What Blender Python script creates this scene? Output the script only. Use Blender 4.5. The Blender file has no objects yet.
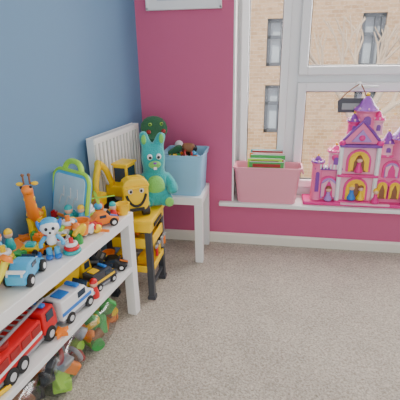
import bpy, bmesh, math, random
from mathutils import Matrix, Vector, noise
random.seed(4)
rad=math.radians
# ------------------------------------------------------------ materials
MATS={}
def mat(name,col,rough=.45,metal=0,sheen=0,bump=0,bscale=200,var=.0):
    if name in MATS: return MATS[name]
    m=bpy.data.materials.new(name); m.use_nodes=True
    nt=m.node_tree; b=nt.nodes['Principled BSDF']
    c=(*col,1)
    b.inputs['Base Color'].default_value=c
    b.inputs['Roughness'].default_value=rough
    b.inputs['Metallic'].default_value=metal
    b.inputs['Sheen Weight'].default_value=sheen
    if bump or var:
        tc=nt.nodes.new('ShaderNodeTexCoord'); n=nt.nodes.new('ShaderNodeTexNoise')
        n.inputs['Scale'].default_value=bscale; n.inputs['Detail'].default_value=4
        nt.links.new(tc.outputs['Object'],n.inputs['Vector'])
        if bump:
            bp=nt.nodes.new('ShaderNodeBump'); bp.inputs['Strength'].default_value=bump; bp.inputs['Distance'].default_value=.01
            nt.links.new(n.outputs['Fac'],bp.inputs['Height']); nt.links.new(bp.outputs['Normal'],b.inputs['Normal'])
        if var:
            mx=nt.nodes.new('ShaderNodeMix'); mx.data_type='RGBA'
            mx.inputs[6].default_value=(*[v*(1-var) for v in col],1)
            mx.inputs[7].default_value=(*[min(1,v*(1+var)) for v in col],1)
            nt.links.new(n.outputs['Fac'],mx.inputs[0]); nt.links.new(mx.outputs[2],b.inputs['Base Color'])
    MATS[name]=m; return m
WHITE=mat('white_lacquer',(.86,.85,.83),.35)
UPVC=mat('white_upvc',(.84,.84,.85),.3)
PAINTW=mat('white_gloss_paint',(.85,.84,.81),.35)
CREAM=mat('cream_skirting_paint',(.82,.77,.66),.4)
BLUEW=mat('blue_wall_paint',(.145,.275,.43),.75,bump=.08,bscale=300,var=.03)
PINKW=mat('pink_wall_paint',(.58,.115,.24),.75,bump=.08,bscale=300,var=.03)
YEL=mat('yellow_plastic',(.95,.60,.01),.35)
LEM=mat('lemon_plastic',(.93,.80,.05),.35)
ORG=mat('orange_plastic',(.93,.24,.02),.35)
RED=mat('red_plastic',(.68,.015,.02),.3)
DRED=mat('dark_red_plastic',(.35,.02,.02),.35)
GRN=mat('green_plastic',(.05,.38,.08),.35)
LIME=mat('lime_plastic',(.38,.72,.06),.35)
BLU=mat('blue_plastic',(.03,.20,.65),.35)
SKY=mat('sky_plastic',(.08,.44,.74),.35)
TEAL=mat('teal_plastic',(.02,.42,.42),.35)
PUR=mat('purple_plastic',(.22,.05,.36),.35)
LPUR=mat('lilac_plastic',(.45,.24,.64),.35)
PNK=mat('pink_plastic',(.88,.19,.40),.35)
HPNK=mat('hot_pink_plastic',(.78,.03,.27),.35)
LPNK=mat('pale_pink_plastic',(.90,.43,.57),.35)
BLK=mat('black_plastic',(.015,.015,.018),.4)
RUB=mat('black_rubber',(.02,.02,.02),.8)
GRY=mat('grey_plastic',(.30,.31,.33),.4)
LGRY=mat('light_grey_plastic',(.58,.59,.60),.4)
WP=mat('white_plastic',(.85,.85,.85),.3)
BRN=mat('brown_plastic',(.25,.10,.04),.5)
SKIN=mat('doll_skin_plastic',(.80,.48,.33),.5)
DGLS=mat('toy_window_tint',(.03,.05,.08),.1)
TURQ=mat('turquoise_plush',(.02,.38,.38),.9,sheen=.4,bump=.6,bscale=120,var=.15)
GPL=mat('green_plush',(.22,.60,.12),.9,sheen=.4,bump=.6,bscale=120,var=.15)
DGPL=mat('dark_green_plush',(.025,.12,.05),.85,sheen=.2,bump=.5,bscale=120,var=.3)
TUBP=mat('pink_tub_plastic',(.86,.33,.42),.4)
TUBB=mat('blue_tub_plastic',(.28,.55,.75),.4)
DGP=mat('dark_grey_plastic',(.05,.055,.065),.4)
def carpet():
    m=bpy.data.materials.new('beige_carpet'); m.use_nodes=True; nt=m.node_tree; b=nt.nodes['Principled BSDF']
    b.inputs['Roughness'].default_value=.95; b.inputs['Sheen Weight'].default_value=.2
    tc=nt.nodes.new('ShaderNodeTexCoord')
    n=nt.nodes.new('ShaderNodeTexNoise'); n.inputs['Scale'].default_value=105; n.inputs['Detail'].default_value=5; n.inputs['Roughness'].default_value=.75
    n2=nt.nodes.new('ShaderNodeTexNoise'); n2.inputs['Scale'].default_value=7; n2.inputs['Detail'].default_value=5
    v=nt.nodes.new('ShaderNodeTexVoronoi'); v.inputs['Scale'].default_value=180
    for q in (n,n2,v): nt.links.new(tc.outputs['Object'],q.inputs['Vector'])
    r=nt.nodes.new('ShaderNodeValToRGB'); e=r.color_ramp.elements
    e[0].position=.32; e[0].color=(.27,.22,.165,1); e[1].position=.66; e[1].color=(.75,.675,.56,1)
    nt.links.new(n.outputs['Fac'],r.inputs['Fac'])
    mx=nt.nodes.new('ShaderNodeMix'); mx.data_type='RGBA'; mx.blend_type='MULTIPLY'; mx.inputs[0].default_value=.45
    r2=nt.nodes.new('ShaderNodeValToRGB'); r2.color_ramp.elements[0].position=.35; r2.color_ramp.elements[0].color=(.74,.74,.74,1); r2.color_ramp.elements[1].position=.62
    nt.links.new(n2.outputs['Fac'],r2.inputs['Fac'])
    nt.links.new(r.outputs['Color'],mx.inputs[6]); nt.links.new(r2.outputs['Color'],mx.inputs[7])
    nt.links.new(mx.outputs[2],b.inputs['Base Color'])
    bp=nt.nodes.new('ShaderNodeBump'); bp.inputs['Strength'].default_value=.6; bp.inputs['Distance'].default_value=.008
    ad=nt.nodes.new('ShaderNodeMath'); ad.operation='ADD'
    nt.links.new(n.outputs['Fac'],ad.inputs[0]); nt.links.new(v.outputs['Distance'],ad.inputs[1])
    nt.links.new(ad.outputs[0],bp.inputs['Height']); nt.links.new(bp.outputs['Normal'],b.inputs['Normal'])
    return m
def brick():
    m=bpy.data.materials.new('tan_brick'); m.use_nodes=True; nt=m.node_tree; b=nt.nodes['Principled BSDF']
    b.inputs['Roughness'].default_value=.9
    tc=nt.nodes.new('ShaderNodeTexCoord'); mp=nt.nodes.new('ShaderNodeMapping'); mp.inputs['Rotation'].default_value=(rad(90),0,0)
    br=nt.nodes.new('ShaderNodeTexBrick'); br.inputs['Scale'].default_value=3.6
    br.inputs['Color1'].default_value=(.38,.22,.105,1); br.inputs['Color2'].default_value=(.52,.33,.18,1); br.inputs['Mortar'].default_value=(.52,.42,.32,1)
    br.inputs['Mortar Size'].default_value=.014
    nt.links.new(tc.outputs['Object'],mp.inputs['Vector']); nt.links.new(mp.outputs[0],br.inputs['Vector']); nt.links.new(br.outputs['Color'],b.inputs['Base Color'])
    return m
def glass(name,tint=(1,1,1),mixf=.92,rough=0.02):
    m=bpy.data.materials.new(name); m.use_nodes=True; nt=m.node_tree; nt.nodes.clear()
    o=nt.nodes.new('ShaderNodeOutputMaterial'); t=nt.nodes.new('ShaderNodeBsdfTransparent'); t.inputs[0].default_value=(*tint,1)
    g=nt.nodes.new('ShaderNodeBsdfGlossy'); g.inputs['Roughness'].default_value=rough
    mx=nt.nodes.new('ShaderNodeMixShader'); mx.inputs[0].default_value=1-mixf
    nt.links.new(t.outputs[0],mx.inputs[1]); nt.links.new(g.outputs[0],mx.inputs[2]); nt.links.new(mx.outputs[0],o.inputs[0]); return m
WGLASS=glass('window_glass',mixf=.96)
BAGP=glass('clear_bag_film',(.93,.95,.95),.84,.22)
PANEL=mat('magnetic_drawing_panel',(.50,.68,.76),.15,var=.2,bscale=12)
# ------------------------------------------------------------ builders
COL=bpy.context.collection
def grp(name,loc=(0,0,0),rz=0,s=1,rx=0,ry=0):
    e=bpy.data.objects.new(name,None); COL.objects.link(e); e.empty_display_size=.05
    e.location=loc; e.rotation_euler=(rad(rx),rad(ry),rad(rz)); e.scale=(s,s,s); return e
def fin(bm,name,m,par,loc=(0,0,0),rot=(0,0,0),bev=0,smooth=True,seg=2):
    me=bpy.data.meshes.new(name); bm.to_mesh(me); bm.free()
    o=bpy.data.objects.new(name,me); COL.objects.link(o)
    o.location=loc; o.rotation_euler=tuple(rad(a) for a in rot)
    if m: me.materials.append(m)
    if smooth:
        for p in me.polygons: p.use_smooth=True
    if bev:
        md=o.modifiers.new('bevel','BEVEL'); md.width=bev; md.segments=seg; md.limit_method='ANGLE'; md.angle_limit=rad(35)
    if par: o.parent=par
    return o
def box(par,name,loc,size,m,bev=.002,rot=(0,0,0)):
    bm=bmesh.new(); bmesh.ops.create_cube(bm,size=1)
    for v in bm.verts: v.co=Vector((v.co.x*size[0],v.co.y*size[1],v.co.z*size[2]))
    return fin(bm,name,m,par,loc,rot,bev,smooth=False)
def cyl(par,name,loc,r,h,m,rot=(0,0,0),r2=None,seg=28,bev=.001):
    bm=bmesh.new(); bmesh.ops.create_cone(bm,cap_ends=True,segments=seg,radius1=r,radius2=r if r2 is None else r2,depth=h)
    o=fin(bm,name,m,par,loc,rot,bev,smooth=False)
    for p in o.data.polygons:
        if len(p.vertices)==4: p.use_smooth=True
    return o
def sph(par,name,loc,r,m,sc=(1,1,1),rot=(0,0,0)):
    bm=bmesh.new(); bmesh.ops.create_uvsphere(bm,u_segments=24,v_segments=14,radius=r)
    for v in bm.verts: v.co=Vector((v.co.x*sc[0],v.co.y*sc[1],v.co.z*sc[2]))
    return fin(bm,name,m,par,loc,rot)
def prism(par,name,pts,d,m,loc=(0,0,0),rot=(0,0,0),bev=.002):
    bm=bmesh.new(); n=len(pts)
    A=[bm.verts.new((p[0],-d/2,p[1])) for p in pts]; B=[bm.verts.new((p[0],d/2,p[1])) for p in pts]
    bm.faces.new(A); bm.faces.new(B[::-1])
    for i in range(n): bm.faces.new((A[i],B[i],B[(i+1)%n],A[(i+1)%n]))
    bmesh.ops.recalc_face_normals(bm,faces=bm.faces)
    return fin(bm,name,m,par,loc,rot,bev,smooth=False)
def lathe(par,name,prof,m,loc=(0,0,0),rot=(0,0,0),seg=32):
    bm=bmesh.new(); rings=[]
    for r,z in prof:
        rings.append([bm.verts.new((max(r,1e-4)*math.cos(2*math.pi*i/seg),max(r,1e-4)*math.sin(2*math.pi*i/seg),z)) for i in range(seg)])
    for a,b in zip(rings,rings[1:]):
        for i in range(seg): bm.faces.new((a[i],a[(i+1)%seg],b[(i+1)%seg],b[i]))
    bm.faces.new(rings[0][::-1]); bm.faces.new(rings[-1])
    bmesh.ops.recalc_face_normals(bm,faces=bm.faces)
    o=fin(bm,name,m,par,loc,rot)
    es=o.modifiers.new('es','EDGE_SPLIT'); es.split_angle=rad(40); return o
def tube(par,name,pts,r,m,cyc=False,loc=(0,0,0),rot=(0,0,0),smooth=True):
    c=bpy.data.curves.new(name,'CURVE'); c.dimensions='3D'; c.bevel_depth=r; c.bevel_resolution=4; c.use_fill_caps=True
    s=c.splines.new('NURBS' if smooth else 'POLY'); s.points.add(len(pts)-1)
    for p,q in zip(s.points,pts): p.co=(*q,1)
    s.use_cyclic_u=cyc
    if smooth: s.use_endpoint_u=not cyc; s.order_u=3
    c.materials.append(m)
    o=bpy.data.objects.new(name,c); COL.objects.link(o)
    dg=bpy.context.evaluated_depsgraph_get(); me=bpy.data.meshes.new_from_object(o.evaluated_get(dg))
    bpy.data.objects.remove(o); o=bpy.data.objects.new(name,me); COL.objects.link(o); o.location=loc; o.rotation_euler=tuple(rad(a) for a in rot)
    if not me.materials: me.materials.append(m)
    for p in me.polygons: p.use_smooth=True
    if par: o.parent=par
    return o
def torus(par,name,loc,R,r,m,rot=(0,0,0)):
    bm=bmesh.new(); n,k=24,8; V=[[bm.verts.new(((R+r*math.cos(b*2*math.pi/k))*math.cos(a*2*math.pi/n),(R+r*math.cos(b*2*math.pi/k))*math.sin(a*2*math.pi/n),r*math.sin(b*2*math.pi/k))) for b in range(k)] for a in range(n)]
    for a in range(n):
        for b in range(k): bm.faces.new((V[a][b],V[(a+1)%n][b],V[(a+1)%n][(b+1)%k],V[a][(b+1)%k]))
    return fin(bm,name,m,par,loc,rot)
def skin(par,name,verts,edges,m,loc=(0,0,0),rot=(0,0,0),sub=2):
    me=bpy.data.meshes.new(name); me.from_pydata([v[:3] for v in verts],edges,[])
    o=bpy.data.objects.new(name,me); COL.objects.link(o)
    sk=o.modifiers.new('skin','SKIN'); sk.use_smooth_shade=True
    for i,v in enumerate(verts):
        d=me.skin_vertices[0].data[i]; d.radius=(v[3],v[3]); d.use_root=(i==0)
    ss=o.modifiers.new('sub','SUBSURF'); ss.levels=sub; ss.render_levels=sub
    me.materials.append(m); o.location=loc; o.rotation_euler=tuple(rad(a) for a in rot)
    if par: o.parent=par
    return o
# ------------------------------------------------------------ room shell
WY=2.60
cx,cy=-.843,WY
tw=.155
def wallx(y): return cx-(cy-y)*tw
box(None,'floor',(1.0,1.0,-.05),(6,5,.1),carpet(),0)
box(None,'ceiling',(1.0,1.0,2.45),(6,5,.1),mat('ceiling_white',(.8,.8,.78),.8),0)
L=4.2; ang=-math.degrees(math.atan(tw))
u=Vector((math.sin(math.atan(tw)),math.cos(math.atan(tw)),0)); vv=Vector((u.y,-u.x,0))
mid=Vector((cx,cy,0))-u*(L/2-.1)-vv*.05
box(None,'wall_left',(mid.x,mid.y,1.2),(.1,L,2.4),BLUEW,0,(0,0,ang))
OX0,OX1,OZ0,OZ1=-.235,1.75,.29,2.12; RD=.24
def wbox(n,x0,x1,y0,y1,z0,z1,m=PINKW,par=None,bev=0): return box(par,n,((x0+x1)/2,(y0+y1)/2,(z0+z1)/2),(x1-x0,y1-y0,z1-z0),m,bev)
wbox('wall_back',-1.0,OX0,WY,WY+RD+.1,0,2.4); wbox('wall_back',OX1,3.0,WY,WY+RD+.1,0,2.4)
wbox('wall_back',OX0,OX1,WY,WY+RD+.1,0,OZ0); wbox('wall_back',OX0,OX1,WY,WY+RD+.1,OZ1,2.4)
wbox('wall_right',3.0,3.1,-1.4,WY+.3,0,2.4,BLUEW,None)
PR=[(0,0),(0,.075),(.006,.075),(.016,.062),(.016,0)]
prism(None,'baseboard_back',PR,3.84,CREAM,(1.08,WY,0),(0,0,-90),.001)
prism(None,'baseboard_left',PR,3.6,CREAM,tuple(Vector((cx,cy,0))-u*1.81),(0,0,ang),.001)
wbox('trim_1',-.32,OX1+.05,WY-.045,WY+.0,.290,.318,PAINTW,None,.006)
wbox('trim_2',OX0+.001,OX1,WY-.001,WY+.21,.290,.318,PAINTW,None,.001)
wbox('trim_3',OX0,OX0+.012,WY+.0,WY+.20,.318,OZ1,PAINTW,None,.001)
# ------------------------------------------------------------ window
FY=2.82
win=grp('window_1')
def wf(n,x0,x1,z0,z1,y0=FY-.03,y1=FY+.03,m=UPVC,bev=.006): return wbox(n,x0,x1,y0,y1,z0,z1,m,win,bev)
wf('frame_left',OX0+.0,-.185,.318,OZ1)
wf('frame_bottom',-.19,OX1,.318,.40); wf('frame_top',-.19,OX1,2.06,OZ1); wf('frame_right',1.69,OX1,.32,OZ1)
wf('mullion',.105,.175,.39,2.07); wf('transom',.17,1.70,1.085,1.15); wf('mullion_far',1.02,1.09,.39,2.07)
def sash(n,x0,x1,z0,z1,t=.048,y=FY-.045):
    d=.05
    wbox(n+'_l',x0,x0+t,y-d/2,y+d/2,z0,z1,UPVC,win,.008); wbox(n+'_r',x1-t,x1,y-d/2,y+d/2,z0,z1,UPVC,win,.008)
    wbox(n+'_b',x0+t-.004,x1-t+.004,y-d/2,y+d/2,z0,z0+t,UPVC,win,.008); wbox(n+'_t',x0+t-.004,x1-t+.004,y-d/2,y+d/2,z1-t,z1,UPVC,win,.008)
    g=.005
    for a,b,c,e in ((x0+t,x0+t+g,z0+t,z1-t),(x1-t-g,x1-t,z0+t,z1-t),(x0+t,x1-t,z0+t,z0+t+g),(x0+t,x1-t,z1-t-g,z1-t)):
        wbox(n+'_gasket',a,b,y-.012,y+.012,c,e,BLK,win,0)
    wbox(n+'_glass',x0+t,x1-t,y-.002,y+.002,z0+t,z1-t,WGLASS,win,0)
sash('sash_1',-.20,.108,.385,2.075,.05)
sash('sash_2',.170,1.025,1.14,2.075,.056)
sash('sash_3',.170,1.025,.385,1.095,.056)
sash('sash_4',1.085,1.70,.385,2.075,.056)
h=grp('window_handle',(.545,FY-.072,1.072))
box(h,'base',(0,-.006,0),(.03,.012,.06),WP,.004); cyl(h,'spindle',(0,-.025,.0),.009,.04,WP,(90,0,0)); box(h,'lever',(.05,-.045,.0),(.125,.014,.02),WP,.006)
hs=grp('hanging_sign',(.515,FY-.127,.965),-3,1.12)
prism(hs,'plaque',[(-.08,-.045),(.08,-.045),(.085,.02),(.065,.036),(-.065,.036),(-.085,.02)],.008,mat('dark_slate',(.07,.07,.09),.5),bev=.003)
tube(hs,'cord_left',[(-.07,0,.03),(-.03,-.002,.08),(.02,-.002,.110)],.003,BRN); tube(hs,'cord_right',[(.07,0,.03),(.05,-.002,.08),(.03,-.002,.110)],.003,BRN)
box(hs,'print',(0,-.005,-.01),(.12,.002,.035),GRY,.001)
# ------------------------------------------------------------ outside building + tree
ob=grp('brick_building',(0,8.5,0))
BM=brick()
def bwall(x0,x1,z0,z1): box(ob,'facade',((x0+x1)/2,.2,(z0+z1)/2),(x1-x0,.4,z1-z0),BM,0)
xs=[(-6,-2.2),(-1.6,-.12),(.34,1.62),(2.05,3.6),(4.2,8)]
for a,b in xs: bwall(a,b,-4,6)
cols={(-2.2,-1.6):[(.95,1.9)],(-.12,.34):[(-.35,.62),(.98,1.85)],(1.62,2.05):[(-.5,.5),(.95,1.9)],(3.6,4.2):[(.95,1.9)]}
DF=mat('dark_window_frame',(.06,.07,.09),.5); RG=mat('reflecting_glass',(.40,.46,.52),.15)
for (a,b),hs_ in cols.items():
    z=-4
    for (c,d) in hs_:
        bwall(a,b,z,c); z=d
        box(ob,'pane',((a+b)/2,.2,(c+d)/2),(b-a,.04,d-c),RG,0)
        for q in ((a+.035,(c+d)/2,.07,d-c),(b-.035,(c+d)/2,.07,d-c)): box(ob,'jamb',(q[0],.12,q[1]),(q[2],.1,q[3]),DF,0)
        for zz in (c+.035,d-.035,c+(d-c)*.62): box(ob,'rail',((a+b)/2,.12,zz),(b-a,.1,.06),DF,0)
        box(ob,'stile',((a+b)/2+.05,.12,(c+d)/2),(.05,.08,d-c),DF,0)
    bwall(a,b,z,6)
box(None,'ground',(0,9,-4.1),(30,12,.1),mat('tarmac',(.3,.3,.3),.9),0)
BARK=mat('pale_bark',(.46,.36,.26),.9,bump=.3,bscale=60)
random.seed(21); tv=[(1.25,6.2,-4.05,.16),(1.25,6.2,-1.5,.12),(1.28,6.2,.2,.09)]; te=[(0,1),(1,2)]
def branch(i,p,d,ln,r,depth):
    q=p+d*ln; tv.append((q.x,q.y,q.z,r*.7)); j=len(tv)-1; te.append((i,j))
    if depth>0:
        for k in range(3 if depth>1 else 2):
            e=(d+Vector((random.uniform(-.8,.8),random.uniform(-.3,.3),random.uniform(-.2,.7)))).normalized()
            branch(j,q,e,ln*random.uniform(.65,.85),r*.62,depth-1)
for d in ((-.5,0,.8),(.5,.1,.9),(.1,-.1,1),(.75,.1,.5)): branch(2,Vector((1.28,6.2,.2)),Vector(d).normalized(),.55,.05,3)
tr=grp('bare_tree'); skin(tr,'trunk_and_branches',tv,te,BARK,sub=1)
pic=grp('wall_picture',(-.535,WY-.012,1.68))
box(pic,'panel',(0,0,0),(.46,.02,.30),WP,.003); box(pic,'print',(.02,-.011,.01),(.36,.003,.22),mat('pale_print',(.62,.66,.72),.6,var=.3,bscale=9),0)
for q,s in (((0,-.012,-.14),(.46,.01,.015)),((0,-.012,.14),(.46,.01,.015)),((-.223,-.012,0),(.015,.01,.3)),((.223,-.012,0),(.015,.01,.3))): box(pic,'frame_edge',q,s,WP,.002)
# ------------------------------------------------------------ radiator
rp=Vector((wallx(2.16),2.16,0))+vv*.046
ra=grp('radiator',(rp.x,rp.y,0),ang)
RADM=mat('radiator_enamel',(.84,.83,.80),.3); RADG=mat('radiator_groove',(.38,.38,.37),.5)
rl=.50; z0,z1=.38,.88
box(ra,'back_panel',(-.016,0,(z0+z1)/2),(.010,rl,z1-z0),RADM,.003)
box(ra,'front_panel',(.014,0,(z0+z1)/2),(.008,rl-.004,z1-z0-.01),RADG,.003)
for i in range(13):
    y=-rl/2+.024+i*(rl-.048)/12
    box(ra,'rib',(.020,y,(z0+z1)/2),(.012,.022,z1-z0-.05),RADM,.005)
for zz in (z0+.014,z1-.014): box(ra,'edge',(.020,0,zz),(.012,rl,.028),RADM,.005)
for sgn in (-1,1): box(ra,'side_cover',(0,sgn*(rl/2),(z0+z1)/2),(.046,.006,z1-z0+.004),RADM,.002)
for i in range(26): box(ra,'grille_bar',(0,-rl/2+.01+i*(rl-.02)/25,z1),(.04,.006,.006),RADM,.001)
box(ra,'top_l',(-.021,0,z1),(.008,rl,.008),RADM,.002); box(ra,'top_r',(.021,0,z1),(.008,rl,.008),RADM,.002)
for sgn in (-1,1): box(ra,'bracket',(-.033,sgn*.18,.6),(.024,.03,.2),RADM,.002)
cyl(ra,'valve',(0,-rl/2-.03,.41),.014,.05,WP,(90,0,0)); cyl(ra,'pipe',(0,-rl/2-.03,.205),.008,.41,LGRY)
# ------------------------------------------------------------ bench
BO=Vector((-.636,1.722,0)); BA=-8.8
bu=Vector((math.sin(rad(8.8)),math.cos(rad(8.8)),0)); bv=Vector((bu.y,-bu.x,0))
be=grp('low_shelf_unit',BO,BA)
BL,BD=1.25,.325
box(be,'top_slab',(-BD/2,-BL/2,.545),(BD,BL,.05),WHITE,.003)
box(be,'lower_shelf',(-BD/2,-BL/2,.277),(BD-.004,BL-.01,.026),WHITE,.002)
for a in (-.026,-BD+.026):
    for b in (-.026,-BL+.026): box(be,'leg',(a,b,.26),(.05,.05,.52),WHITE,.003)
def bp(a,b,z): p=BO+bu*b+bv*a; return (p.x,p.y,z)
st=grp('side_table',(-.58,2.425,0))
box(st,'top',(0,0,.425),(.385,.31,.05),WHITE,.003)
for a in (-.167,.167):
    for b in (-.13,.13): box(st,'leg',(a,b,.2),(.05,.05,.40),WHITE,.003)
# ------------------------------------------------------------ tubs
def tub(name,loc,w,d,h,m,rz=0,k=.86,hd=True):
    g=grp(name,loc,rz)
    bm=bmesh.new()
    def ring(w,d,z,r=.03,n=5):
        P=[]
        for (sx,sy,a0) in ((1,1,0),(-1,1,90),(-1,-1,180),(1,-1,270)):
            for i in range(n+1):
                a=rad(a0+90*i/n); P.append(bm.verts.new((sx*(w/2-r)+r*math.cos(a),sy*(d/2-r)+r*math.sin(a),z)))
        return P
    t=.004
    rs=[ring(w*k,d*k,0),ring(w*(k+.02),d*(k+.02),.006),ring(w*.97,d*.97,h-.03),ring(w*.97+.012,d*.97+.012,h-.028),ring(w*.97+.012,d*.97+.012,h-.012),ring(w+.012,d+.012,h-.010),ring(w+.016,d+.016,h),ring(w-.002,d-.002,h),ring(w*.97-2*t,d*.97-2*t,h-.02),ring(w*k-2*t,d*k-2*t,t)]
    for a,b in zip(rs,rs[1:]):
        for i in range(len(a)): bm.faces.new((a[i],a[(i+1)%len(a)],b[(i+1)%len(a)],b[i]))
    bm.faces.new(rs[0][::-1]); bm.faces.new(rs[-1])
    bmesh.ops.recalc_face_normals(bm,faces=bm.faces)
    o=fin(bm,'shell',m,g); es=o.modifiers.new('es','EDGE_SPLIT'); es.split_angle=rad(35)
    if hd:
        for s in (-1,1):
            tube(g,'handle',[(s*(w/2+.004),-.05,h-.012),(s*(w/2+.014),-.045,h-.05),(s*(w/2+.014),.045,h-.05),(s*(w/2+.004),.05,h-.012)],.006,m)
    return g
tub('pink_storage_tub',(.000,2.655,.3185),.445,.165,.25,TUBP)
tub('blue_storage_tub',(-.515,2.42,.4505),.255,.27,.26,TUBB,hd=False)
bk=grp('books',(.00,2.657,.3235))
bc=[GRN,LIME,DRED,WP,GRN,BRN,ORG,DRED,TEAL,LIME]
y=-.055
for i in range(9):
    t=random.uniform(.006,.011); hh=random.uniform(.275,.30)+.03*(i>3)+.015*(i>6); w=random.uniform(.20,.24)
    b=box(bk,'book',(random.uniform(-.02,.01),y,hh/2+.001),(w,t,hh),bc[i],.002)
    box(bk,'pages',(b.location.x,y,hh/2+.003),(w-.008,t-.003,hh),WP,0)
    box(bk,'cover_art',(b.location.x,y-t/2-.0005,hh*.92),(w*.8,.001,hh*.08),bc[(i*3+2)%10],0)
    y+=t+.003
# ------------------------------------------------------------ toys in blue tub
tp=grp('toy_pile',(-.515,2.42,.46))
random.seed(9)
pm=[DGPL,BRN,BLK,DRED,YEL,GRY,SKY,ORG,DRED,WP,GRN]
for i in range(36):
    x=random.uniform(-.09,.09); yy=random.uniform(-.095,.095); z=random.uniform(.12,.270)
    k=i%4; m=pm[i%11]; r=(random.uniform(-60,60),random.uniform(-60,60),random.uniform(0,180))
    if k==0: sph(tp,'ball',(x,yy,z),.028,m)
    elif k==1: box(tp,'block',(x,yy,z),(.06,.035,.03),m,.006,r)
    elif k==2: cyl(tp,'peg',(x,yy,z),.014,.08,m,r)
    else: torus(tp,'ring',(x,yy,z),.026,.008,m,r)
skin(tp,'figure',[(0.03,-.05,.25,.022),(.03,-.05,.285,.026),(.03,-.05,.32,.02),(-.01,-.05,.295,.01),(.07,-.05,.295,.01)],[(0,1),(1,2),(1,3),(1,4)],BRN)
skin(tp,'dino',[(-.07,-.04,.25,.022),(-.04,-.04,.27,.026),(-.01,-.05,.29,.016),(-.10,-.04,.235,.012)],[(0,1),(1,2),(0,3)],DGPL)
# ------------------------------------------------------------ castle
ca=grp('toy_castle',(.575,2.66,.3185),0,1.03)
def arch(w,h,n=8,x0=0,z0=0):
    P=[(x0-w/2,z0),(x0+w/2,z0)]
    for i in range(n+1):
        a=math.pi*i/n; P.append((x0+w/2*math.cos(a),z0+h-w/2+w/2*math.sin(a)))
    return P
def castle_panel(x,w,z0,hh,y,arches,m):
    box(ca,'wall_panel',(x,y,z0+hh/2),(w,.03,hh),m,.004)
    for (ax,az,aw,ah,cm) in arches:
        prism(ca,'arch_rim',arch(aw+.026,ah+.015,x0=ax,z0=az-.002),.014,HPNK,(0,y-.018,0),bev=.003)
        prism(ca,'arch_recess',arch(aw,ah,x0=ax,z0=az),.012,cm,(0,y-.022,0),bev=.001)
        prism(ca,'arch_inner',arch(aw*.72,ah*.82,x0=ax,z0=az),.006,BRN if cm==YEL else HPNK,(0,y-.027,0),bev=0)
        for q in (-1,1): prism(ca,'curtain',[(ax,az+ah*.95),(ax+q*aw*.48,az+ah*.7),(ax+q*aw*.45,az+.01),(ax+q*aw*.28,az+.01),(ax+q*aw*.25,az+ah*.5)],.004,YEL if cm==YEL else LPNK,(0,y-.032,0),bev=.001)
def doll(x,y,z,dress,hair,s=1):
    lathe(ca,'doll_dress',[(.016*s,0),(.018*s,.006*s),(.008*s,.03*s),(.009*s,.038*s),(.005*s,.042*s)],dress,(x,y,z))
    sph(ca,'doll_head',(x,y,z+.052*s),.012*s,SKIN); sph(ca,'doll_hair',(x,y+.003,z+.056*s),.0125*s,hair)
box(ca,'base_slab',(.06,.0,.012),(.76,.15,.024),HPNK,.006)
box(ca,'base_step',(.06,-.070,.018),(.3,.025,.014),LPNK,.005)
castle_panel(.0,.22,.02,.40,-.02,[(0,.04,.12,.135,YEL),(0,.225,.12,.13,YEL)],LPNK)
box(ca,'centre_body',(0,.03,.21),(.20,.08,.38),PNK,.004)
for z in (.02,.195,.385): box(ca,'floor_band',(0,-.045,z+.004),(.245,.035,.018),HPNK if z<.3 else PUR,.005)
prism(ca,'gable',[(-.12,.40),(.12,.40),(.07,.46),(0,.53),(-.07,.46)],.05,PNK,(0,-.02,0),bev=.005)
prism(ca,'gable_trim',[(-.06,.415),(.06,.415),(0,.49)],.012,LPUR,(0,-.05,0),bev=.003)
sph(ca,'gem',(0,-.058,.44),.018,HPNK,(1,.5,1))
tube(ca,'gable_edge',[(-.125,-.045,.40),(-.07,-.045,.465),(0,-.045,.54),(.07,-.045,.465),(.125,-.045,.40)],.009,PUR,smooth=False)
for sx in (-1,1):
    cyl(ca,'column',(sx*.11,-.045,.20),.014,.37,WP); sph(ca,'column_cap',(sx*.11,-.045,.405),.02,HPNK)
doll(-.025,-.055,.045,BLU,YEL,1.5); doll(.03,-.055,.045,YEL,BRN,1.4); doll(0,-.055,.225,HPNK,BRN,1.5)
def turret(x,y,z,r,h,rh,m,rm,win_=True):
    lathe(ca,'turret_body',[(r*1.15,z-.015),(r,z),(r,z+h),(r*1.2,z+h+.006),(r*1.2,z+h+.016),(r,z+h+.016)],m,(x,y,0))
    lathe(ca,'turret_roof',[(r*1.32,z+h+.014),(r*1.2,z+h+.022),(r*.78,z+h+rh*.45),(r*.42,z+h+rh*.8),(r*.10,z+h+rh)],rm,(x,y,0))
    sph(ca,'finial',(x,y,z+h+rh+.004),r*.2,YEL)
    for i in range(8):
        a=i*math.pi/4; box(ca,'merlon',(x+r*1.15*math.cos(a),y+r*1.15*math.sin(a),z+h+.024),(.008,.008,.014),LPNK,.001)
    if win_: prism(ca,'turret_window',arch(r*.7,h*.6,x0=x,z0=z+h*.2),.012,PUR,(0,y-r,0),bev=.002)
turret(.02,.02,.50,.058,.085,.100,PNK,PUR)
turret(-.05,.0,.47,.032,.05,.06,HPNK,PUR); turret(.09,.0,.47,.032,.06,.07,LPNK,HPNK)
castle_panel(-.175,.15,.02,.21,-.01,[(-.165,.04,.095,.135,LPUR)],PNK)
box(ca,'left_body',(-.175,.035,.125),(.14,.06,.21),LPNK,.004); box(ca,'left_band',(-.175,-.02,.235),(.17,.04,.016),PUR,.004)
turret(-.24,-.01,.04,.034,.22,.055,PNK,PUR); turret(-.135,.0,.25,.042,.08,.055,LPNK,HPNK)
sph(ca,'rose_window',(-.135,-.034,.31),.028,HPNK,(1,.4,1))
for i in range(6): box(ca,'balustrade',(-.225+i*.02,-.045,.252),(.008,.008,.03),WP,.002)
doll(-.165,-.05,.03,LPUR,BRN,1.4)
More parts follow.
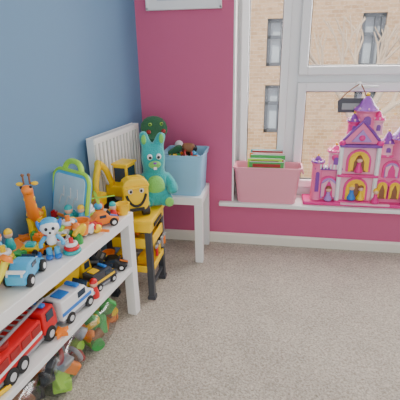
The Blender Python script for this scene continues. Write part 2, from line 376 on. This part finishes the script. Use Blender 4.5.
castle_panel(.20,.17,.02,.30,-.01,[(.16,.05,.06,.11,YEL),(.235,.05,.06,.11,YEL),(.20,.19,.08,.095,LPUR)],PNK)
box(ca,'right_body',(.20,.035,.17),(.16,.06,.30),LPNK,.004); box(ca,'right_band',(.20,-.02,.325),(.19,.04,.016),HPNK,.004)
turret(.165,.0,.34,.036,.05,.085,LPNK,PUR); turret(.25,-.01,.33,.060,.09,.12,PNK,PUR)
castle_panel(.355,.14,.02,.24,-.01,[(.355,.05,.08,.13,LPUR)],HPNK)
turret(.38,-.005,.25,.04,.06,.12,LPNK,PUR)
doll(.12,-.065,.03,HPNK,YEL,1.4); doll(.30,-.065,.03,TEAL,RED,1.4)
# ------------------------------------------------------------ toy vehicles (local: front = +y)
def wheels(g,xs_,ys_,r,w=.02,hub=LGRY):
    for y in ys_:
        for x in (-xs_,xs_):
            cyl(g,'tyre',(x,y,r),r,w,RUB,(0,90,0),bev=.003); cyl(g,'hub',(x+(w/2+.0005)*(1 if x>0 else -1),y,r),r*.5,.003,hub,(0,90,0))
def cab(g,y,z,w,l,h,m,glass_m=DGLS):
    prism(g,'cab',[(-l/2,0),(l/2,0),(l/2,h*.45),(l*.32,h),(-l/2,h)],w,m,(0,y,z),(0,0,90),.004)
    box(g,'windscreen',(0,y+l*.42,z+h*.70),(w*.84,.006,h*.45),glass_m,.002,(-18,0,0))
    for s in (-1,1): box(g,'side_window',(s*(w/2+.001),y,z+h*.68),(.003,l*.5,h*.38),glass_m,.001)
    for s in (-1,1): cyl(g,'headlight',(s*w*.33,y+l/2+.002,z+h*.2),.008,.005,LEM,(90,0,0))
    box(g,'bumper',(0,y+l/2+.004,z+.006),(w,.012,.014),GRY,.003)
def fire_truck(loc,rz,s=1):
    g=grp('toy_fire_truck',loc,rz,s)
    box(g,'chassis',(0,0,.03),(.08,.30,.02),GRY,.003); cab(g,.115,.035,.092,.075,.085,RED)
    box(g,'body',(0,-.035,.072),(.092,.21,.07),RED,.005)
    for sx in (-1,1):
        box(g,'stripe',(sx*.047,-.035,.062),(.002,.20,.010),WP,0)
        for i in range(4): box(g,'locker',(sx*.0475,-.11+i*.05,.084),(.003,.04,.028),DRED,.001)
    wheels(g,.042,(-.09,-.04,.105),.026)
    box(g,'light_bar',(0,.11,.128),(.07,.018,.012),BLU,.004)
    cyl(g,'turntable',(0,-.07,.113),.03,.014,DRED)
    for sx in (-.018,.018): box(g,'ladder_rail',(sx,.0,.130),(.006,.27,.010),GRY,.001,(3,0,0))
    for i in range(11): box(g,'ladder_rung',(0,-.12+i*.024,.130+.05*(-.12+i*.024)),(.036,.005,.005),GRY,.001)
    return g
def van(name,loc,rz,body,s=1,stripe=BLU):
    g=grp(name,loc,rz,s)
    box(g,'chassis',(0,0,.024),(.078,.18,.016),GRY,.003)
    prism(g,'body',[(-.095,0),(.095,0),(.095,.032),(.07,.042),(.045,.078),(-.095,.082)],.085,body,(0,0,.03),(0,0,90),.005)
    box(g,'windscreen',(0,.062,.093),(.072,.005,.038),DGLS,.002,(-32,0,0))
    for sx in (-1,1):
        box(g,'window',(sx*.043,.02,.088),(.003,.045,.026),DGLS,.002); box(g,'stripe',(sx*.0435,-.01,.058),(.002,.17,.014),stripe,0)
        cyl(g,'headlight',(sx*.028,.097,.048),.008,.005,LEM,(90,0,0))
    box(g,'light_bar',(0,.02,.117),(.06,.02,.012),BLU,.004); box(g,'bumper',(0,.099,.034),(.082,.01,.012),GRY,.003); box(g,'hood_mark',(0,.08,.067),(.05,.02,.002),stripe,0,(-20,0,0))
    box(g,'roof_hatch',(0,-.05,.114),(.05,.05,.005),stripe,.002)
    wheels(g,.038,(-.055,.06),.023); return g
def dump(name,loc,rz,cm=YEL,bm_=YEL,s=1):
    g=grp(name,loc,rz,s)
    box(g,'chassis',(0,0,.032),(.05,.18,.02),BLK,.003); cab(g,.065,.038,.08,.055,.07,cm)
    bm=[(-.055,0),(.05,0),(.065,.05),(-.07,.06)]
    prism(g,'bed_floor',[(-.06,0),(.05,0),(.055,.008),(-.062,.008)],.078,bm_,(0,-.04,.05),(0,0,90),.001)
    for sx in (-1,1): prism(g,'bed_side',bm,.006,bm_,(sx*.04,-.04,.05),(0,0,90),.001)
    box(g,'bed_front',(0,.018,.08),(.082,.006,.058),bm_,.001,(-14,0,0)); box(g,'bed_rear',(0,-.104,.08),(.082,.006,.05),bm_,.001,(14,0,0))
    for i in range(5): sph(g,'load',(random.uniform(-.02,.02),-.07+i*.017,.078),.018,BRN)
    wheels(g,.04,(-.065,-.02,.062),.026,hub=YEL); return g
def loader(name,loc,rz,m=YEL,s=1):
    g=grp(name,loc,rz,s)
    box(g,'body',(0,-.02,.055),(.06,.10,.04),m,.006); box(g,'engine',(0,-.055,.082),(.055,.045,.02),m,.005)
    box(g,'cab',(0,.0,.10),(.05,.045,.055),BLK,.004); box(g,'cab_roof',(0,0,.131),(.056,.052,.008),m,.003)
    for sx in (-1,1): box(g,'cab_glass',(sx*.026,0,.105),(.002,.032,.034),SKY,0); box(g,'arm',(sx*.026,.065,.06),(.008,.09,.014),m,.002,(-22,0,0))
    prism(g,'bucket',[(0,0),(.05,0),(.052,.006),(.012,.01),(.008,.05),(0,.052)],.10,m,(0,.10,.015),(0,0,90),.001)
    wheels(g,.038,(-.055,.035),.03,.024,hub=m); cyl(g,'exhaust',(.018,-.05,.11),.004,.04,BLK); return g
def excavator(name,loc,rz,m=YEL,s=1):
    g=grp(name,loc,rz,s)
    for sx in (-1,1):
        prism(g,'track',[(-.07,.012),(-.058,0),(.058,0),(.07,.012),(.07,.026),(.058,.038),(-.058,.038),(-.07,.026)],.026,BLK,(sx*.04,0,0),(0,0,90),.003)
        for i in range(4): cyl(g,'roller',(sx*.054,-.045+i*.03,.019),.011,.003,m,(0,90,0))
    cyl(g,'turntable',(0,0,.043),.03,.014,GRY)
    box(g,'house',(0,-.015,.072),(.09,.11,.044),m,.008); box(g,'counterweight',(0,-.07,.075),(.085,.02,.04),BLK,.006)
    box(g,'cab',(-.018,.005,.128),(.052,.065,.075),m,.005); box(g,'cab_glass',(-.018,.039,.132),(.042,.002,.05),DGLS,.001); box(g,'cab_side',(-.0445,.005,.132),(.002,.048,.05),DGLS,.001); box(g,'cab_roof',(-.018,.005,.168),(.06,.075,.008),m,.003)
    tube(g,'boom',[(.024,.03,.085),(.024,.05,.16),(.024,.10,.185)],.013,m); tube(g,'stick',[(.024,.09,.19),(.024,.13,.13),(.024,.125,.09)],.011,m)
    tube(g,'ram',[(.024,.05,.10),(.024,.085,.165)],.004,LGRY)
    prism(g,'bucket',[(0,0),(.03,-.03),(.02,-.05),(-.015,-.045),(-.02,-.01)],.055,m,(.024,.125,.10),(0,0,90),.002)
    return g
def racer(name,loc,rz,m,m2,s=1):
    g=grp(name,loc,rz,s)
    prism(g,'body',[(-.08,.0),(.08,.0),(.085,.02),(.04,.034),(.02,.058),(-.03,.06),(-.05,.038),(-.08,.036)],.07,m,(0,0,.016),(0,0,90),.008)
    box(g,'windscreen',(0,.034,.062),(.05,.006,.024),DGLS,.002,(-40,0,0))
    for sx in (-1,1): box(g,'window',(sx*.036,-.004,.062),(.003,.035,.016),DGLS,.002)
    box(g,'spoiler',(0,-.078,.068),(.075,.018,.006),m2,.002)
    for sx in (-.025,.025): box(g,'spoiler_post',(sx,-.076,.058),(.005,.008,.018),m2,.001)
    box(g,'stripe',(0,.06,.046),(.018,.05,.003),m2,.001,(-16,0,0)); wheels(g,.036,(-.05,.05),.022,.018,WP); return g
S=.2902
fire_truck(bp(-.083,-.745,S),-4,1.12)
van('toy_ambulance',bp(-.070,-.455,S),-12,WP,1.05,BLU)
dump('toy_dump_truck',bp(-.175,-.325,S),-14,YEL,YEL,1.2)
loader('toy_wheel_loader',bp(-.225,-.53,S),-25,YEL,1.2)
loader('toy_wheel_loader',bp(-.215,-.75,S),8,YEL,1.25)
dump('toy_dump_truck',bp(-.225,-.98,S),0,ORG,YEL,1.2)
van('toy_car',bp(-.215,-.125,S),-80,DGP,1.0,GRY)
van('toy_police_car',bp(-.065,-.235,S),-20,DGP,.80,YEL)
racer('toy_sports_car',bp(-.085,-.085,S),-75,BLK,ORG,.85)
racer('toy_sports_car',bp(-.275,-.34,S),-10,RED,YEL,.85)
# ------------------------------------------------------------ toys on bench top
Z=.5702
gi=grp('toy_giraffe',bp(-.268,-.345,Z),200,1.17)
skin(gi,'body',[(0,-.03,.075,.026),(0,.03,.08,.026),(0,.05,.12,.020),(0,.058,.17,.017),(0,.062,.20,.022),(0,.095,.198,.016)],[(0,1),(1,2),(2,3),(3,4),(4,5)],ORG)
for sx in (-1,1):
    for yy in (-.032,.035): lathe(gi,'leg',[(.013,0),(.012,.02),(.010,.05),(.012,.08)],YEL,(sx*.016,yy,0))
    cyl(gi,'horn',(sx*.010,.055,.226),.003,.03,BRN); sph(gi,'horn_tip',(sx*.010,.055,.243),.006,BRN); sph(gi,'ear',(sx*.024,.052,.212),.010,YEL,(1.2,.4,.7)); sph(gi,'eye',(sx*.015,.075,.207),.005,BLK)
for i,(yy,zz) in enumerate([(-.04,.085),(-.015,.092),(.01,.082),(.035,.095),(.05,.13),(.056,.16)]):
    for sx in (-1,1): sph(gi,'spot',(sx*(.021 if i<4 else .015),yy,zz),.009,YEL,(.4,1,1))
mb=grp('magnetic_drawing_board',bp(-.228,-.195,Z),-28,1.25)
bd=grp('board',(0,0,0)); bd.parent=mb; bd.rotation_euler=(rad(-14),0,0)
def rr(w,h,r,z0=0,n=5):
    P=[]
    for (sx,sz,a0) in ((1,1,0),(-1,1,90),(-1,-1,180),(1,-1,270)):
        for i in range(n+1):
            a=rad(a0+90*i/n); P.append((sx*(w/2-r)+r*math.cos(a),z0+h/2+sz*(h/2-r)+r*math.sin(a)))
    return P
prism(bd,'frame',rr(.21,.19,.04),.018,SKY,bev=.003); prism(bd,'screen',rr(.175,.155,.02,.018),.006,PANEL,(0,-.009,0),bev=.001)
tube(bd,'rim',[(x,-.005,z) for x,z in rr(.208,.188,.04,.001)],.007,LIME,True,smooth=False)
tube(bd,'handle',[(-.05,0,.185),(-.045,0,.225),(.045,0,.225),(.05,0,.185)],.010,LIME)
cyl(bd,'pen',(.0,-.014,.02),.006,.10,ORG,(0,90,0))
for i in range(3): tube(bd,'doodle',[(-.05+i*.04,-.013,.06),(-.04+i*.04,-.013,.11),(-.02+i*.04,-.013,.08),(-.03+i*.04,-.013,.13)],.0015,LGRY)
dg=grp('dog_figurine',bp(-.075,-.50,Z),30,1.12)
skin(dg,'body',[(0,0,.045,.020),(0,0,.075,.018),(0,0,.09,.010)],[(0,1),(1,2)],WP)
sph(dg,'head',(0,0,.112),.030,WP,(1.05,.95,.9)); sph(dg,'cap',(0,.006,.121),.029,SKY,(1.05,.95,.8)); sph(dg,'muzzle',(0,-.026,.103),.013,WP); sph(dg,'nose',(0,-.038,.107),.004,BLK)
for sx in (-1,1):
    sph(dg,'ear',(sx*.032,.003,.118),.014,BLU,(.5,.6,1.5),(0,sx*15,0)); sph(dg,'eye',(sx*.011,-.026,.116),.0055,BLK)
    cyl(dg,'leg',(sx*.013,0,.018),.011,.036,SKY,r2=.009); sph(dg,'foot',(sx*.014,-.008,.008),.013,BLU,(1,1.4,.6)); skin(dg,'arm',[(sx*.015,0,.083,.008),(sx*.035,-.01,.062,.007),(sx*.035,-.022,.05,.008)],[(0,1),(1,2)],SKY)
def blaster(loc,rz,a,b,s=1):
    g=grp('toy_blaster',loc,rz,s)
    prism(g,'body',[(-.09,.03),(-.02,.025),(-.04,-.035),(-.012,-.04),(.012,.022),(.09,.03),(.10,.05),(.05,.068),(-.08,.068)],.028,a,(0,0,.0),(90,0,0),.005)
    cyl(g,'barrel',(.12,-.048,.0),.013,.05,b,(0,90,0)); torus(g,'trigger_guard',(.01,-.012,0),.014,.004,b)
    box(g,'sight',(0,-.074,0),(.05,.01,.012),b,.003); cyl(g,'dial',(-.05,-.048,.0),.016,.032,b)
    return g
blaster(bp(-.235,-.485,Z+.0175),30,ORG,YEL,1.05)
def keyboard(loc,rz,m,s=1):
    g=grp('toy_piano',loc,rz,s)
    box(g,'case',(0,0,.014),(.17,.085,.028),m,.010)
    for i in range(8): box(g,'key',(-.064+i*.0182,-.014,.030),(.016,.045,.006),[RED,ORG,YEL,LIME,GRN,SKY,BLU,PUR][i],.002)
    for sx in (-.05,.05): cyl(g,'speaker',(sx,.028,.030),.012,.004,WP)
    box(g,'handle',(0,.05,.014),(.08,.012,.012),m,.005)
    return g
keyboard(bp(-.225,-.645,Z),10,TEAL,.95)
racer('toy_racing_car',bp(-.070,-.655,Z),8,SKY,WP,1.0)
racer('toy_sports_car',bp(-.150,-.405,Z),60,RED,YEL,.75)
racer('toy_sports_car',bp(-.055,-.185,Z),-50,ORG,BLU,.85)
def drum(loc,m,m2,s=1):
    g=grp('toy_drum',loc,0,s); cyl(g,'shell',(0,0,.03),.045,.055,m); torus(g,'rim_top',(0,0,.058),.046,.005,m2); torus(g,'rim_bottom',(0,0,.006),.046,.005,m2); cyl(g,'skin',(0,0,.06),.043,.003,WP)
    for i in range(8):
        a=i*math.pi/4; box(g,'lug',(.047*math.cos(a),.047*math.sin(a),.03),(.006,.006,.045),m2,.002,(0,0,45*i))
    return g
drum(bp(-.25,-.77,Z),RED,YEL,1.1)
wc=grp('toy_watering_can',bp(-.105,-.845,Z),60,1.3)
lathe(wc,'body',[(.045,0),(.048,.01),(.042,.06),(.034,.068),(.034,.070)],LEM); tube(wc,'handle',[(-.04,0,.02),(-.08,0,.04),(-.06,0,.09),(-.01,0,.085),(.02,0,.06)],.007,LEM)
tube(wc,'spout',[(.04,0,.02),(.07,0,.045),(.09,0,.085)],.009,LEM); cyl(wc,'rose',(.094,0,.092),.02,.012,ORG,(0,40,0),r2=.012)
rt=grp('toy_steering_wheel',bp(-.155,-.55,Z+.0),0,1)
torus(rt,'rim',(0,0,.012),.042,.010,BLU); cyl(rt,'hub',(0,0,.012),.016,.024,YEL)
for i in range(3): box(rt,'spoke',(.025*math.cos(i*2.094),.025*math.sin(i*2.094),.01),(.035,.012,.008),BLU,.003,(0,0,120*i))
hc=grp('toy_helicopter',bp(-.14,-.085,Z),-60,.95)
sph(hc,'cabin',(0,0,.045),.035,ORG,(1.3,.9,.9)); sph(hc,'canopy',(.02,0,.052),.027,SKY,(1,.85,.8)); tube(hc,'tail',[(-.03,0,.05),(-.07,0,.055),(-.11,0,.062)],.008,ORG); box(hc,'fin',(-.11,0,.075),(.02,.005,.035),LIME,.002)
cyl(hc,'mast',(0,0,.083),.004,.02,BLK)
for i in range(4): box(hc,'blade',(.045*math.cos(i*1.571),.045*math.sin(i*1.571),.092),(.09,.014,.003),LIME,.001,(0,0,90*i))
for s in (-1,1): tube(hc,'skid',[(-.04,s*.025,.006),(.04,s*.025,.006),(.052,s*.025,.014)],.004,GRY); cyl(hc,'strut',(0,s*.025,.016),.003,.03,GRY)
# ---- assortments of small toys filling the gaps
def small(g,k,x,y,z,m,m2,r,s):
    if k==0:
        box(g,'brick',(x,y,z+.014*s),(.06*s,.032*s,.028*s),m,.003,(0,0,r))
        for i in (-1,0,1):
            for j in (-.5,.5):
                c=math.cos(rad(r)); q=math.sin(rad(r)); px,py=i*.019*s,j*.016*s
                cyl(g,'stud',(x+px*c-py*q,y+px*q+py*c,z+.030*s),.006*s,.006*s,m)
    elif k==1: lathe(g,'cup',[(.018*s,0),(.026*s,.04*s),(.028*s,.042*s),(.023*s,.042*s),(.015*s,.006*s)],m,(x,y,z))
    elif k==2:
        for i in range(3): torus(g,'stacking_ring',(x,y,z+.008*s+i*.014*s),(.026-.005*i)*s,.008*s,(m,m2,WP)[i])
        cyl(g,'peg',(x,y,z+.03*s),.008*s,.06*s,m2)
    elif k==3:
        tube(g,'maraca_handle',[(x,y,z+.012),(x+.05*s*math.cos(rad(r)),y+.05*s*math.sin(rad(r)),z+.012)],.006*s,m2); sph(g,'maraca_head',(x,y,z+.019*s),.019*s,m)
    elif k==4:
        lathe(g,'peg_doll',[(.015*s,0),(.016*s,.01*s),(.010*s,.035*s),(.006*s,.04*s)],m,(x,y,z)); sph(g,'doll_head',(x,y,z+.05*s),.013*s,SKIN); sph(g,'doll_hat',(x,y,z+.056*s),.0125*s,m2)
    elif k==5:
        c,q=math.cos(rad(r)),math.sin(rad(r))
        skin(g,'animal',[(x,y,z+.028*s,.013*s),(x+.028*s*c,y+.028*s*q,z+.030*s,.013*s),(x+.044*s*c,y+.044*s*q,z+.046*s,.010*s),(x,y,z+.006,.006*s),(x+.028*s*c,y+.028*s*q,z+.006,.006*s)],[(0,1),(1,2),(0,3),(1,4)],m)
    elif k==6:
        prism(g,'shape_star',[((.03 if i%2==0 else .014)*s*math.cos(i*math.pi/5),(.03 if i%2==0 else .014)*s*math.sin(i*math.pi/5)) for i in range(10)],.014*s,m,(x,y,z+.008*s),(90,0,r),.002)
    else:
        box(g,'mini_car_body',(x,y,z+.014*s),(.03*s,.055*s,.014*s),m,.004,(0,0,r)); box(g,'mini_car_roof',(x,y,z+.025*s),(.026*s,.028*s,.012*s),m2,.004,(0,0,r))
        c=math.cos(rad(r)); q=math.sin(rad(r))
        for i in (-1,1):
            for j in (-1,1):
                px,py=i*.015*s,j*.017*s; cyl(g,'mini_wheel',(x+px*c-py*q,y+px*q+py*c,z+.008*s),.008*s,.006*s,RUB,(0,90,r))
BR=[ORG,YEL,LIME,TEAL,SKY,ORG,GRN,YEL,TEAL,WP,RED,ORG]
def assort(g,a0,a1,b0,b1,n,seed,s,occ,z0=0,z1=0,dist=.028):
    random.seed(seed); pts=list(occ); c=0; t=0
    while c<n and t<6000:
        t+=1; x=random.uniform(a0,a1); y=random.uniform(b0,b1)
        if any(math.hypot(x-p[0],y-p[1])<p[2]+dist*.8*s for p in pts): continue
        pts.append((x,y,dist*.5*s))
        small(g,(c*3+seed)%8,x,y,random.uniform(z0,z1),BR[(c*5+seed)%12],BR[(c*7+3)%12],random.uniform(0,180),s*random.uniform(.9,1.15)); c+=1
occT=[(-.268,-.345,.035),(-.075,-.50,.04),(-.235,-.485,.06),(-.28,-.54,.03),(-.19,-.645,.045),(-.27,-.645,.045),(-.07,-.66,.05),(-.07,-.60,.04),(-.07,-.72,.045),(-.150,-.405,.045),(-.055,-.185,.045),(-.25,-.77,.05),(-.105,-.845,.07),(-.14,-.085,.04),(-.155,-.55,.04),(-.25,-.10,.05),(-.26,-.22,.045),(-.21,-.2,.03),(-.19,-.14,.02)]
g1=grp('assorted_small_toys',BO+Vector((0,0,Z)),BA)
assort(g1,-.30,-.03,-1.1,-.03,95,3,1.15,occT)
far=[(-.268,-.345,.035),(-.25,-.10,.06),(-.26,-.24,.06),(-.14,-.085,.05),(-.075,-.50,.05),(-.055,-.185,.04)]
assort(g1,-.19,-.05,-.46,-.12,16,8,1.25,far,.022,.034)
assort(g1,-.28,-.14,-.95,-.50,14,6,1.25,[(-.25,-.77,.03)],.026,.036)
occS=[(-.083,-.66,.055),(-.083,-.75,.055),(-.083,-.86,.055),(-.07,-.40,.045),(-.07,-.46,.045),(-.07,-.53,.045),(-.175,-.27,.045),(-.175,-.37,.045),(-.225,-.49,.045),(-.225,-.57,.045),(-.215,-.68,.045),(-.215,-.78,.05),(-.225,-.93,.05),(-.225,-1.03,.05),(-.2,-.12,.08),(-.065,-.235,.065),(-.085,-.085,.06),(-.275,-.34,.05),(-.026,-.026,.03)]
g2=grp('assorted_small_toys',BO+Vector((0,0,S)),BA)
assort(g2,-.30,-.025,-1.1,-.02,60,5,1.2,occS)
# ------------------------------------------------------------ clear bags of toys on floor
def bag(loc,rz,sx,sy,sz,seed,pal):
    random.seed(seed)
    g=grp('bag_of_toys',loc,rz)
    bm=bmesh.new(); bmesh.ops.create_icosphere(bm,subdivisions=4,radius=1)
    for v in bm.verts:
        c=v.co; f=lambda t: math.copysign(abs(t)**.6,t)
        n=noise.noise(c*3+Vector((seed,0,0)))*.10+noise.noise(c*8)*.05
        v.co=Vector((f(c.x)*sx/2*(1+n),f(c.y)*sy/2*(1+n),sz/2+f(c.z)*sz/2*(1+n*.8)))
        if v.co.z<.002: v.co.z=.002
    fin(bm,'film',BAGP,g)
    for i in range(40):
        x=random.uniform(-.36,.36)*sx; y=random.uniform(-.40,.40)*sy; z=random.uniform(.18,.78)*sz; m=pal[i%len(pal)]
        r=(random.uniform(-90,90),random.uniform(-90,90),random.uniform(0,180)); k=i%5
        if k==0: box(g,'block',(x,y,z),(.075,.05,.035),m,.008,r)
        elif k==1: cyl(g,'cup',(x,y,z),.030,.055,m,r,r2=.022)
        elif k==2: sph(g,'ball',(x,y,z),.026,m)
        elif k==3: torus(g,'ring',(x,y,z),.032,.010,m,r)
        else: prism(g,'shape',[(-.045,-.03),(.045,-.03),(.05,.015),(0,.05),(-.045,.02)],.026,m,(x,y,z),r,.004)
    return g
bag(bp(-.115,-.27,0),0,.20,.27,.215,3,[ORG,LIME,GRN,YEL,ORG,BRN,GRN])
bag(bp(-.115,-.54,0),5,.20,.27,.215,7,[ORG,DRED,BRN,GRY,LIME,DGP,GRN])
bag(bp(-.12,-.82,0),0,.20,.27,.21,12,[GRY,BLK,GRN,BRN,YEL,DGP])
# ------------------------------------------------------------ toy workbench
W,D,T=.245,.25,.48
wbk=grp('toy_workbench',(-.712,1.950,0),0)
for sx in (-1,1):
    for sy in (-1,1):
        box(wbk,'leg',(sx*(W/2-.014),sy*(D/2-.014),T/2-.02),(.034,.034,T-.04),DGP,.003); box(wbk,'foot',(sx*(W/2-.014),sy*(D/2-.014),.012),(.044,.044,.024),DGP,.004)
def tray(z,h,m):
    box(wbk,'tray_floor',(0,0,z),(W,D,.014),m,.003)
    for sx in (-1,1): box(wbk,'tray_side',(sx*(W/2),0,z+h/2),(.012,D-.06,h),m,.004)
    for sy in (-1,1): box(wbk,'tray_end',(0,sy*(D/2),z+h/2),(W-.06,.012,h),m,.004)
tray(.175,.035,YEL); tray(.32,.055,YEL); box(wbk,'worktop',(0,0,T-.008),(W+.03,D+.03,.024),YEL,.006); box(wbk,'apron',(0,0,T-.045),(W+.01,D+.01,.05),YEL,.004)
box(wbk,'drawer_front',(W/2+.009,0,.435),(.006,.15,.022),BLK,.003)
box(wbk,'crossbar',(W/2-.014,0,.08),(.016,D-.03,.02),DGP,.003)
for i,(m,x) in enumerate([(RED,-.05),(ORG,.0),(GRY,.05)]): cyl(wbk,'tool_handle',(x,0,.355),.012,.11,m,(80,0,30*i))
for i,(m,x) in enumerate([(YEL,.05),(GRY,.0)]): box(wbk,'power_tool',(x,-.02+.05*i,.207),(.06,.10,.05),m,.008,(0,0,20*i))
# pegs and hand tools hanging on the +x side
for i,(m,yy) in enumerate([(RED,-.07),(YEL,-.02),(GRY,.04),(ORG,.085)]):
    cyl(wbk,'hung_tool_grip',(W/2+.014,yy,.275),.008,.05,m); box(wbk,'hung_tool_head',(W/2+.014,yy,.305),(.012,.03,.014),GRY,.002)
TZ=T+.0045
sd=grp('smiling_digger_toy',(-.672,1.872,TZ),30,1.12)
prism(sd,'head',rr(.120,.155,.035,.03),.055,YEL,(0,0,0),(0,0,0),.012)
prism(sd,'bonnet',[(-.066,.150),(.066,.150),(.052,.178),(.03,.192),(-.03,.192),(-.052,.178)],.075,YEL,(0,0,0),(0,0,0),.008)
box(sd,'bonnet_peak',(0,-.035,.153),(.11,.03,.008),YEL,.003)
for sx in (-1,1):
    cyl(sd,'wheel',(sx*.045,0,.024),.024,.035,BLK,(0,90,0)); cyl(sd,'wheel_hub',(sx*.064,0,.024),.010,.006,YEL,(0,90,0))
    sph(sd,'eye_white',(sx*.026,-.028,.133),.011,WP,(1,.4,1.2)); sph(sd,'pupil',(sx*.024,-.032,.132),.006,BLK,(1,.4,1.2))
tube(sd,'smile',[(-.045,-.030,.115),(-.030,-.032,.060),(.030,-.032,.060),(.045,-.030,.115)],.006,BLK); box(sd,'chin_plate',(0,-.028,.042),(.07,.012,.016),BLK,.003)
excavator('toy_excavator',(-.785,1.99,TZ),170,YEL,1.55)
# ------------------------------------------------------------ bunny plush
bn=grp('plush_bunny',(-.620,2.060,TZ),22,.92)
skin(bn,'body',[(0,0,.075,.085),(0,0,.15,.082),(0,0,.21,.058),(0,-.005,.275,.082),(0,-.01,.33,.064),
 (-.035,.0,.37,.028),(-.05,.0,.42,.032),(-.052,.005,.455,.020),(.035,.0,.37,.028),(.05,.005,.41,.032),(.066,.01,.44,.020),
 (-.075,-.01,.17,.034),(-.105,-.05,.12,.034),(-.095,-.085,.085,.036),(.075,-.01,.17,.034),(.105,-.05,.12,.034),(.095,-.085,.085,.036),
 (-.06,-.06,.045,.042),(-.07,-.09,.042,.042),(.06,-.06,.045,.042),(.07,-.09,.042,.042)],
 [(0,1),(1,2),(2,3),(3,4),(4,5),(5,6),(6,7),(4,8),(8,9),(9,10),(1,11),(11,12),(12,13),(1,14),(14,15),(15,16),(0,17),(17,18),(0,19),(19,20)],TURQ)
sph(bn,'belly',(0,-.052,.13),.058,GPL,(1,.6,1.2))
for sx in (-1,1):
    sph(bn,'foot_pad',(sx*.070,-.128,.05),.026,GPL,(1,.35,1.1)); sph(bn,'inner_ear',(sx*.051,-.028,.41),.016,GPL,(.9,.4,1.8))
    sph(bn,'eye',(sx*.026,-.072,.315),.015,WP,(1,.6,1.2)); sph(bn,'pupil',(sx*.024,-.081,.313),.009,BLK,(1,.5,1))
sph(bn,'muzzle',(0,-.078,.27),.028,GPL,(1.3,.6,.8)); sph(bn,'nose',(0,-.098,.283),.008,PUR,(1.3,.7,.8)); box(bn,'teeth',(0,-.094,.252),(.018,.006,.016),WP,.002)
dn=grp('plush_dinosaur',(-.700,2.375,.4505),25,1.0)
skin(dn,'body',[(0,.0,.06,.048),(0,0,.16,.048),(0,0,.27,.042),(0,-.005,.33,.045),(0,-.01,.415,.098),(0,-.030,.418,.085),(-.03,-.02,.03,.026),(-.032,-.04,.024,.024),(.03,-.02,.03,.026),(.032,-.04,.024,.024),(-.045,-.03,.25,.018),(.04,-.03,.25,.018)],
 [(0,1),(1,2),(2,3),(3,4),(4,5),(0,6),(6,7),(0,8),(8,9),(2,10),(2,11)],DGPL)
for sx in (-1,1): sph(dn,'eye',(sx*.034,-.088,.445),.010,LIME); sph(dn,'pupil',(sx*.035,-.096,.446),.006,BLK); sph(dn,'cheek',(sx*.045,-.085,.400),.014,DRED)
for i in range(6): prism(dn,'spike',[(-.014,0),(.014,0),(0,.03)],.006,GRN,(0,.045-.002*i,.10+i*.05),(-60,0,0),.001)
# ------------------------------------------------------------ lights, world, camera
w=bpy.data.worlds.new('sky'); bpy.context.scene.world=w; w.use_nodes=True
bg=w.node_tree.nodes['Background']; bg.inputs[0].default_value=(.92,.96,1.0,1); bg.inputs[1].default_value=2.0
def area(name,loc,rot,sx,sy,p,col=(1,1,1)):
    l=bpy.data.lights.new(name,'AREA'); l.shape='RECTANGLE'; l.size=sx; l.size_y=sy; l.energy=p; l.color=col
    o=bpy.data.objects.new(name,l); COL.objects.link(o); o.location=loc; o.rotation_euler=tuple(rad(a) for a in rot); return o
area('window_daylight',(.8,3.05,1.5),(-62,0,0),1.8,1.4,115,(1,.98,.95))
area('ceiling_fill',(.8,.6,2.36),(0,0,0),1.2,1.2,12,(1,.95,.88))  # added soft fill for the interior; no lamp is seen up here
s=bpy.data.lights.new('sun','SUN'); s.energy=5; s.angle=rad(2); s.color=(1,.93,.8)
so=bpy.data.objects.new('sun',s); COL.objects.link(so)
so.rotation_euler=Vector((.25,.75,-.95)).to_track_quat('-Z','Y').to_euler()
R=Matrix.Rotation(rad(10),3,'Z')@Matrix.Rotation(rad(69.5),3,'X')@Matrix.Rotation(rad(-1.0),3,'Z')
cd=bpy.data.cameras.new('camera'); cam=bpy.data.objects.new('camera',cd); COL.objects.link(cam)
cam.location=(0,0,1.30); cam.rotation_euler=R.to_euler(); cd.lens=36; cd.sensor_width=36; cd.clip_start=.02
bpy.context.scene.camera=cam
